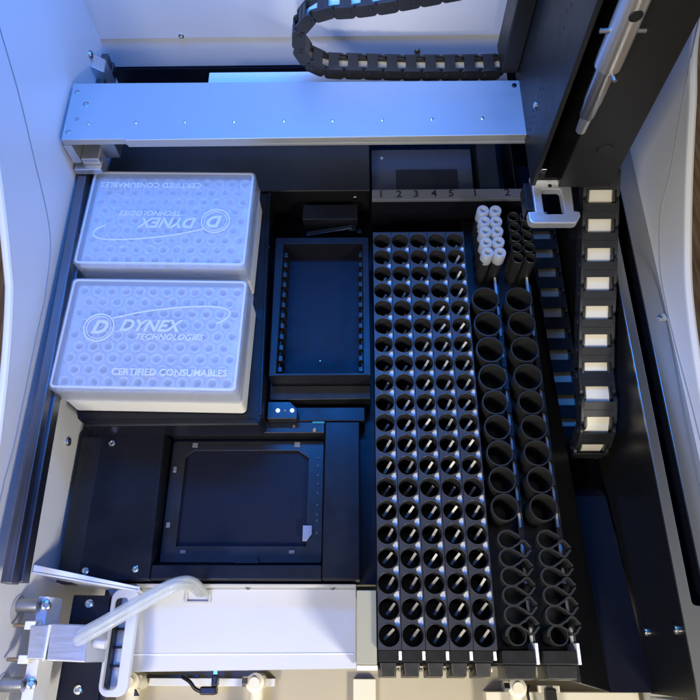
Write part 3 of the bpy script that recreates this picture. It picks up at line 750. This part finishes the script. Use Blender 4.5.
prof = [(-430, 45), (-380, 45), (-300, 46), (-220, 48), (-154, 55), (-100, 66), (-60, 82), (-10, 108), (40, 138), (94, 172), (150, 260), (212, 420)]
side_panel(248, 2, prof, 28.2, 'panel', rs, M['white_paint'])
P = catmull([(y, z, 0) for y, z in prof], 6)
MB().tube([(250.6, p.x, p.y-1) for p in P], 3.3, 10).build('edge_trim', M['white_shell'], rs)
side_panel(250.2, 3.4, [(y, z-4) for y, z in prof], -300, 'outer_shell', rs, M['white_shell'])
G = catmull([(247.8, 110, 205), (247.8, 61, 142), (247.8, 12, 88), (247.8, -9, 57), (247.8, -50, 36), (247.8, -85, 31), (247.8, -130, 31.5), (247.8, -200, 36), (247.8, -300, 38)], 8)
MB().tube(G, 0.55, 6).build('seam', M['seam'], rs)

# ------------------------------------------------------------------ front chute and bracket
ch = thing('drip_chute', 'broad white sloping chute panel below the reader drawer', 'chute', (-130, -350, -70))
b = MB(); b.hexa([(-243, -319, -64), (-26, -319, -64), (-26, -381.5, -76), (-219, -385, -76), (-243, -319, -60), (-26, -319, -60), (-26, -381.5, -72), (-219, -385, -72)]); b.build('panel', M['chute_paint'], ch, bevel=.8)
b = MB(); b.hexa([(-26, -319, -76), (-243, -319, -76), (-243, -316.6, -76), (-26, -316.6, -76), (-26, -319, -42), (-243, -319, -42), (-243, -316.6, -42), (-26, -316.6, -42)]); b.build('rear_lip', M['grey_paint'], ch, bevel=.6)
b = MB(); b.hexa([(-220, -371, -69.5), (-28, -369.5, -69.5), (-28, -370.5, -69.6), (-220, -372, -69.6), (-220, -371, -68.9), (-28, -369.5, -68.9), (-28, -370.5, -69.1), (-220, -372, -69.1)]); b.build('fold_line', M['white_tab'], ch)
b = MB(); b.add_mesh(plate_mesh([rrect(-174, -152, -331, -320, 1), rrect(-172.3, -153.7, -329.4, -321.5, .6)], -62.6, -59.2, .2)); b.build('hose_recess', M['grey_paint'], ch)
for x in (-232, -118, -46): screw(ch, (x, -319, -47), (0, -1, 0.3), 2.4, 1.6, 'dull_steel')
cb = thing('khaki_bracket', 'khaki upright bracket between white chute and the first rack', 'bracket', (-17, -350, -60))
MB().box(-25.3, -9.8, -377.6, -324.5, -64, -6).build('panel', M['tan_sheet'], cb, bevel=.6)
MB().box(-25.3, -9.4, -381.5, -377.9, -66, -8).build('front_edge', M['white_paint'], cb, bevel=.6)
#bf = MB().box(-10, 141, -392, -381.5, -74, -56).build('bed_front', M['white_paint'], None, origin=(60, -386, -70), bevel=.8); tag(bf, 'pale front ledge under the handles of the racks', 'ledge')

# ------------------------------------------------------------------ front left: wash block, tubing
fl = thing('corner_shield', 'thin white bent metal shield at the front left corner', 'shield', (-260, -318, -40))
b = MB(); b.hexa([(-289, -314, -75), (-212, -324, -70), (-212, -322.6, -70), (-289, -312.6, -75), (-289, -311, -12), (-203, -324, -22), (-203, -322.6, -22), (-289, -309.6, -12)]); b.build('sheet', M['white_paint'], fl, bevel=.3)
b = MB(); b.hexa([(-289, -311, -14), (-203, -324, -24), (-203, -321, -24), (-289, -305, -14), (-289, -312, -12), (-203, -325, -22), (-203, -321, -22), (-289, -305, -12)]); b.build('flange', M['white_paint'], fl, bevel=.4)
bp_ = thing('pump_plate', 'black vertical mounting plate with two screws under the clear tubes', 'plate', (-250, -360, -60))
MB().prism([(-264, -326), (-233, -326.5), (-230, -410), (-264, -410)], -70, -40).build('plate', M['deck_black'], bp_, bevel=1)
screw(bp_, (-249, -333, -40), (0, 0, 1), 3.8, 2, 'steel'); screw(bp_, (-247, -397, -40), (0, 0, 1), 3.8, 2, 'steel')
MB().box(-231.5, -226.5, -409, -327, -72, -44).build('edge_bar', M['black_plastic'], bp_, bevel=.6)
mp_ = thing('standoff_mount', 'pale mounting strip with two grey standoffs at the front left wall', 'mount', (-275, -365, -20))
MB().prism([(-276, -330), (-268, -330), (-266, -415), (-275, -415)], -30, -4).build('strip', M['white_paint'], mp_, bevel=.5)
for y in (-337, -392):
    MB().cyl((-290, y, 0), (1, 0, 0), 5.2, 17, 24).build('standoff', M['dull_steel'], mp_, bevel=.4)
    screw(mp_, (-269, y+.5, -3.4), (0.35, 0, 1), 4.0, 3, 'steel')
    b = MB(); b.lathe((-289.6, y-3, -2), (1, 0, 0), [(11, 0), (11, .4), (0, .5)], 28); b.build('round_cutout', M['grey_paint'], mp_)
wb = thing('wash_block', 'grey machined block with white nuts holding the clear tubes', 'block', (-250, -364, -10))
MB().prism([(-258, -350), (-228, -351), (-227, -377), (-256, -376)], -34, 8).build('body', M['bracket_metal'], wb, bevel=1)
MB().prism([(-272, -352), (-258.2, -351), (-258.2, -375), (-270, -375)], -30, 10).build('clamp', M['bracket_metal'], wb, bevel=.9)
MB().box(-258.6, -256.6, -376, -351, 8, 9.2).build('joint_strip', M['white_paint'], wb, bevel=.3)
MB().cyl((-271, -363, 2), (-1, 0, 0.3), 6, 1.2, 24).build('bore', M['ink'], wb)
for y in (-351.5, -375):
    MB().box(-277, -269, y-3, y+3, 2, 9).build('nut', M['ivory'], wb, bevel=.6)
    MB().cyl((-287, y, 5), (1, 0, 0), 1.4, 12, 12).build('stud', M['brass'], wb)
ch_ = thing('clear_guard', 'milky plastic guard frame with a dark window beside the black plate', 'guard', (-220, -360, -45))
loops = [rrect(-231, -208, -402, -321.5, 8, 6), rrect(-228.5, -216.5, -397, -328, 4, 5)]
b = MB(); b.add_mesh(plate_mesh(loops, -46, -39, .8)); b.build('frame', M['clear_white'], ch_, smooth=16)
MB().box(-229, -216, -398, -327, -58, -53).build('back_plate', M['grey_paint'], ch_)
for y in (-352, -366, -380): MB().box(-228.5, -216.5, y-1, y+1, -53, -50).build('bar', M['black_plastic'], ch_)
MB().prism([(-207, -397), (-203.5, -402), (-207, -402)], -60, -56).build('arrow_mark', M['ink'], ch_)
tu = thing('tube_bundle', 'bundle of three clear plastic tubes arching from the metal block to the white chute', 'tubing', (-195, -345, 10))
for k, (dy, dz) in enumerate(((3.4, 0), (-.6, 2.2), (-4.6, 0))):
    pts = catmull([(-231, -363+dy, -4+dz), (-236.5, -361.5+dy, 2+dz), (-234, -359+dy, 6.5+dz), (-218, -351+dy, 10+dz), (-195, -338.4+dy, 13+dz), (-172, -325.5+dy*.9, 12+dz), (-161+dy*.3, -320.5+dy*.8, 6+dz), (-156+dy*.4, -320+dy*.6, -8), (-156+dy*.7, -322+dy*.3, -30), (-159+dy*.9, -324, -62)], 12)
    MB().tube(pts, 2.6, 18).build('tube', M['tube'], tu)
    MB().tube(pts, 1.5, 12).build('bore', M['bore'], tu)
b = MB(); b.cyl((-227, -363.5, -6), (1, -.1, 0), 3.4, 9, 20); b.build('sleeve', M['clear_white'], tu)

# ------------------------------------------------------------------ fittings under the front edge
def fitting(x, y, label):
    f = thing('pipe_fitting', label, 'fitting', (x, y, -180), 'cream pipe fittings on the machine floor')
    b = MB(); b.lathe((x, y, 0), (0, 0, 1), [(7.5, -179.8), (7.5, -146), (8.5, -145), (8.5, -139), (5, -138), (5, -134), (0, -134)], 24, cap1=False); b.build('body', M['cream'], f)
    MB().cyl((x-12, y+1, -142), (1, 0, 0), 4.6, 5, 6).build('nut', M['steel'], f)
    MB().box(x-7, x+7, y-4, y+6, -152, -147).build('collar', M['ivory'], f, bevel=.8)
    b = MB(); b.tube([(x, y-6, -150), (x, y-24, -150), (x-1, y-60, -152)], 6.8, 18); b.build('pipe', M['cream'], f)
    return f
fitting(-238, -395, 'cream pipe fitting below the left end of the white chute')
fitting(-121, -395, 'cream pipe fitting below the middle of the white chute')
fitting(122, -398, 'cream pipe fitting below the two reagent racks')
be = thing('elbow_plug', 'black elbow plug and cable under the front edge of the white chute', 'plug', (-165, -398, -140))
b = MB(); b.tube(catmull([(-190, -390, -140), (-182, -394, -138), (-176, -400, -138), (-168, -403, -138)], 6), 1.8, 10); b.build('cable', M['black_plastic'], be)
b = MB(); b.box(-171, -156, -405, -398, -146, -134); b.box(-161, -155.5, -398, -388, -146, -134); b.build('body', M['black_plastic'], be, bevel=1.5)
MB().box(-160, -156.5, -388, -385, -143, -137).build('contact', M['steel'], be)
b2 = thing('black_plug', 'upright black plug between the cream fittings under the reagent racks', 'plug', (160, -402, -140))
MB().box(148, 158, -430, -398, -150, -140).build('body', M['black_plastic'], b2, bevel=1.5)
MB().box(143, 163, -402, -396, -152, -147).build('bracket', M['cream'], b2, bevel=.6)
b = MB(); b.tube(catmull([(136, -396, -150), (133, -402, -148), (134, -412, -148), (137, -430, -148)], 6), 1.4, 8); b.build('cable', M['black_plastic'], b2)
pl = thing('floor_partition', 'pale cream vertical partition under the front of the machine', 'partition', (-60, -396, -160))
MB().box(-228, -106, -399, -392, -179.6, -166).build('rail', M['white_paint'], pl, bevel=.6)
MB().box(-30, -8, -440, -392, -179.5, -170).build('block', M['cream'], pl, bevel=.8)
MB().box(96, 240, -440, -402, -179.4, -160).build('shelf', M['cream'], pl, bevel=.8)
MB().box(-228, -178, -392, -389, -160, -156).build('bar', M['dark_screw'], pl)

# ------------------------------------------------------------------ lights, world, camera
def area(name, loc, target, sx, sy, power, col):
    L = bpy.data.lights.new(name, 'AREA'); L.shape = 'RECTANGLE'; L.size = sx*S; L.size_y = sy*S; L.energy = power; L.color = col
    o = bpy.data.objects.new(name, L); COL.objects.link(o); o.location = Vector(loc)*S
    o.rotation_euler = (Vector(target)-Vector(loc)).to_track_quat('-Z', 'Y').to_euler(); return o
area('blue_lamp', (-70, 105, 600), (-80, 175, 0), 460, 90, 2.8, (0.003, 0.225, 1.0)).data.spread = math.radians(150)
area('blue_lamp', (-230, -420, 560), (-280, -350, -20), 60, 120, 0.22, (0.02, 0.16, 1.0)).data.spread = math.radians(80)
rl = area('unseen_lamp', (430, -860, 520), (-80, -410, -60), 180, 150, 0.80, (1.0, 0.95, 0.85))
rl.data.spread = math.radians(66)
r2l = area('unseen_lamp', (-420, -900, 760), (110, -240, -20), 260, 200, 0.95, (1.0, 0.95, 0.85))
r2l.data.spread = math.radians(68)
hotspot_fill = area('unseen_lamp', (-40, -980, 620), (-10, 206, 150), 60, 60, 0.035, (1.0, 0.95, 0.88))  # narrow lamp added only to put a warm hotspot on the back wall
hotspot_fill.data.spread = math.radians(13)
# the room: bright towards the front of the machine, dim under the raised hood at its back
w = bpy.data.worlds.new('World'); SC.world = w; w.use_nodes = True
nt = w.node_tree; bg = nt.nodes['Background']
tc = nt.nodes.new('ShaderNodeTexCoord'); sx = nt.nodes.new('ShaderNodeSeparateXYZ'); mr = nt.nodes.new('ShaderNodeMapRange')
mr.interpolation_type = 'SMOOTHSTEP'
mr.inputs['From Min'].default_value = 0.0; mr.inputs['From Max'].default_value = 0.34
cr = nt.nodes.new('ShaderNodeMix'); cr.data_type = 'RGBA'
cr.inputs['A'].default_value = (0.27, 0.265, 0.255, 1); cr.inputs['B'].default_value = (0.014, 0.025, 0.06, 1)
nt.links.new(tc.outputs['Generated'], sx.inputs[0]); nt.links.new(sx.outputs['Y'], mr.inputs['Value'])
nt.links.new(mr.outputs['Result'], cr.inputs['Factor']); nt.links.new(cr.outputs['Result'], bg.inputs['Color'])
bg.inputs['Strength'].default_value = 1.0

cam = bpy.data.cameras.new('Camera'); co = bpy.data.objects.new('Camera', cam); COL.objects.link(co)
R = Matrix(((0.9998454, 0.00333846, 0.01726373), (0.00422932, 0.90732732, -0.42040368), (-0.01706735, 0.4204117, 0.90717292)))
co.matrix_world = Matrix.Translation(Vector((-20.906, -370.707, 544.656))*S) @ R.to_4x4()
cam.sensor_width = 36; cam.lens = 36*657.46/700; cam.clip_start = 0.01; cam.clip_end = 50
SC.camera = co
SC.view_settings.view_transform = 'Standard'; SC.view_settings.look = 'None'
SC.view_settings.exposure = 0; SC.view_settings.gamma = 1
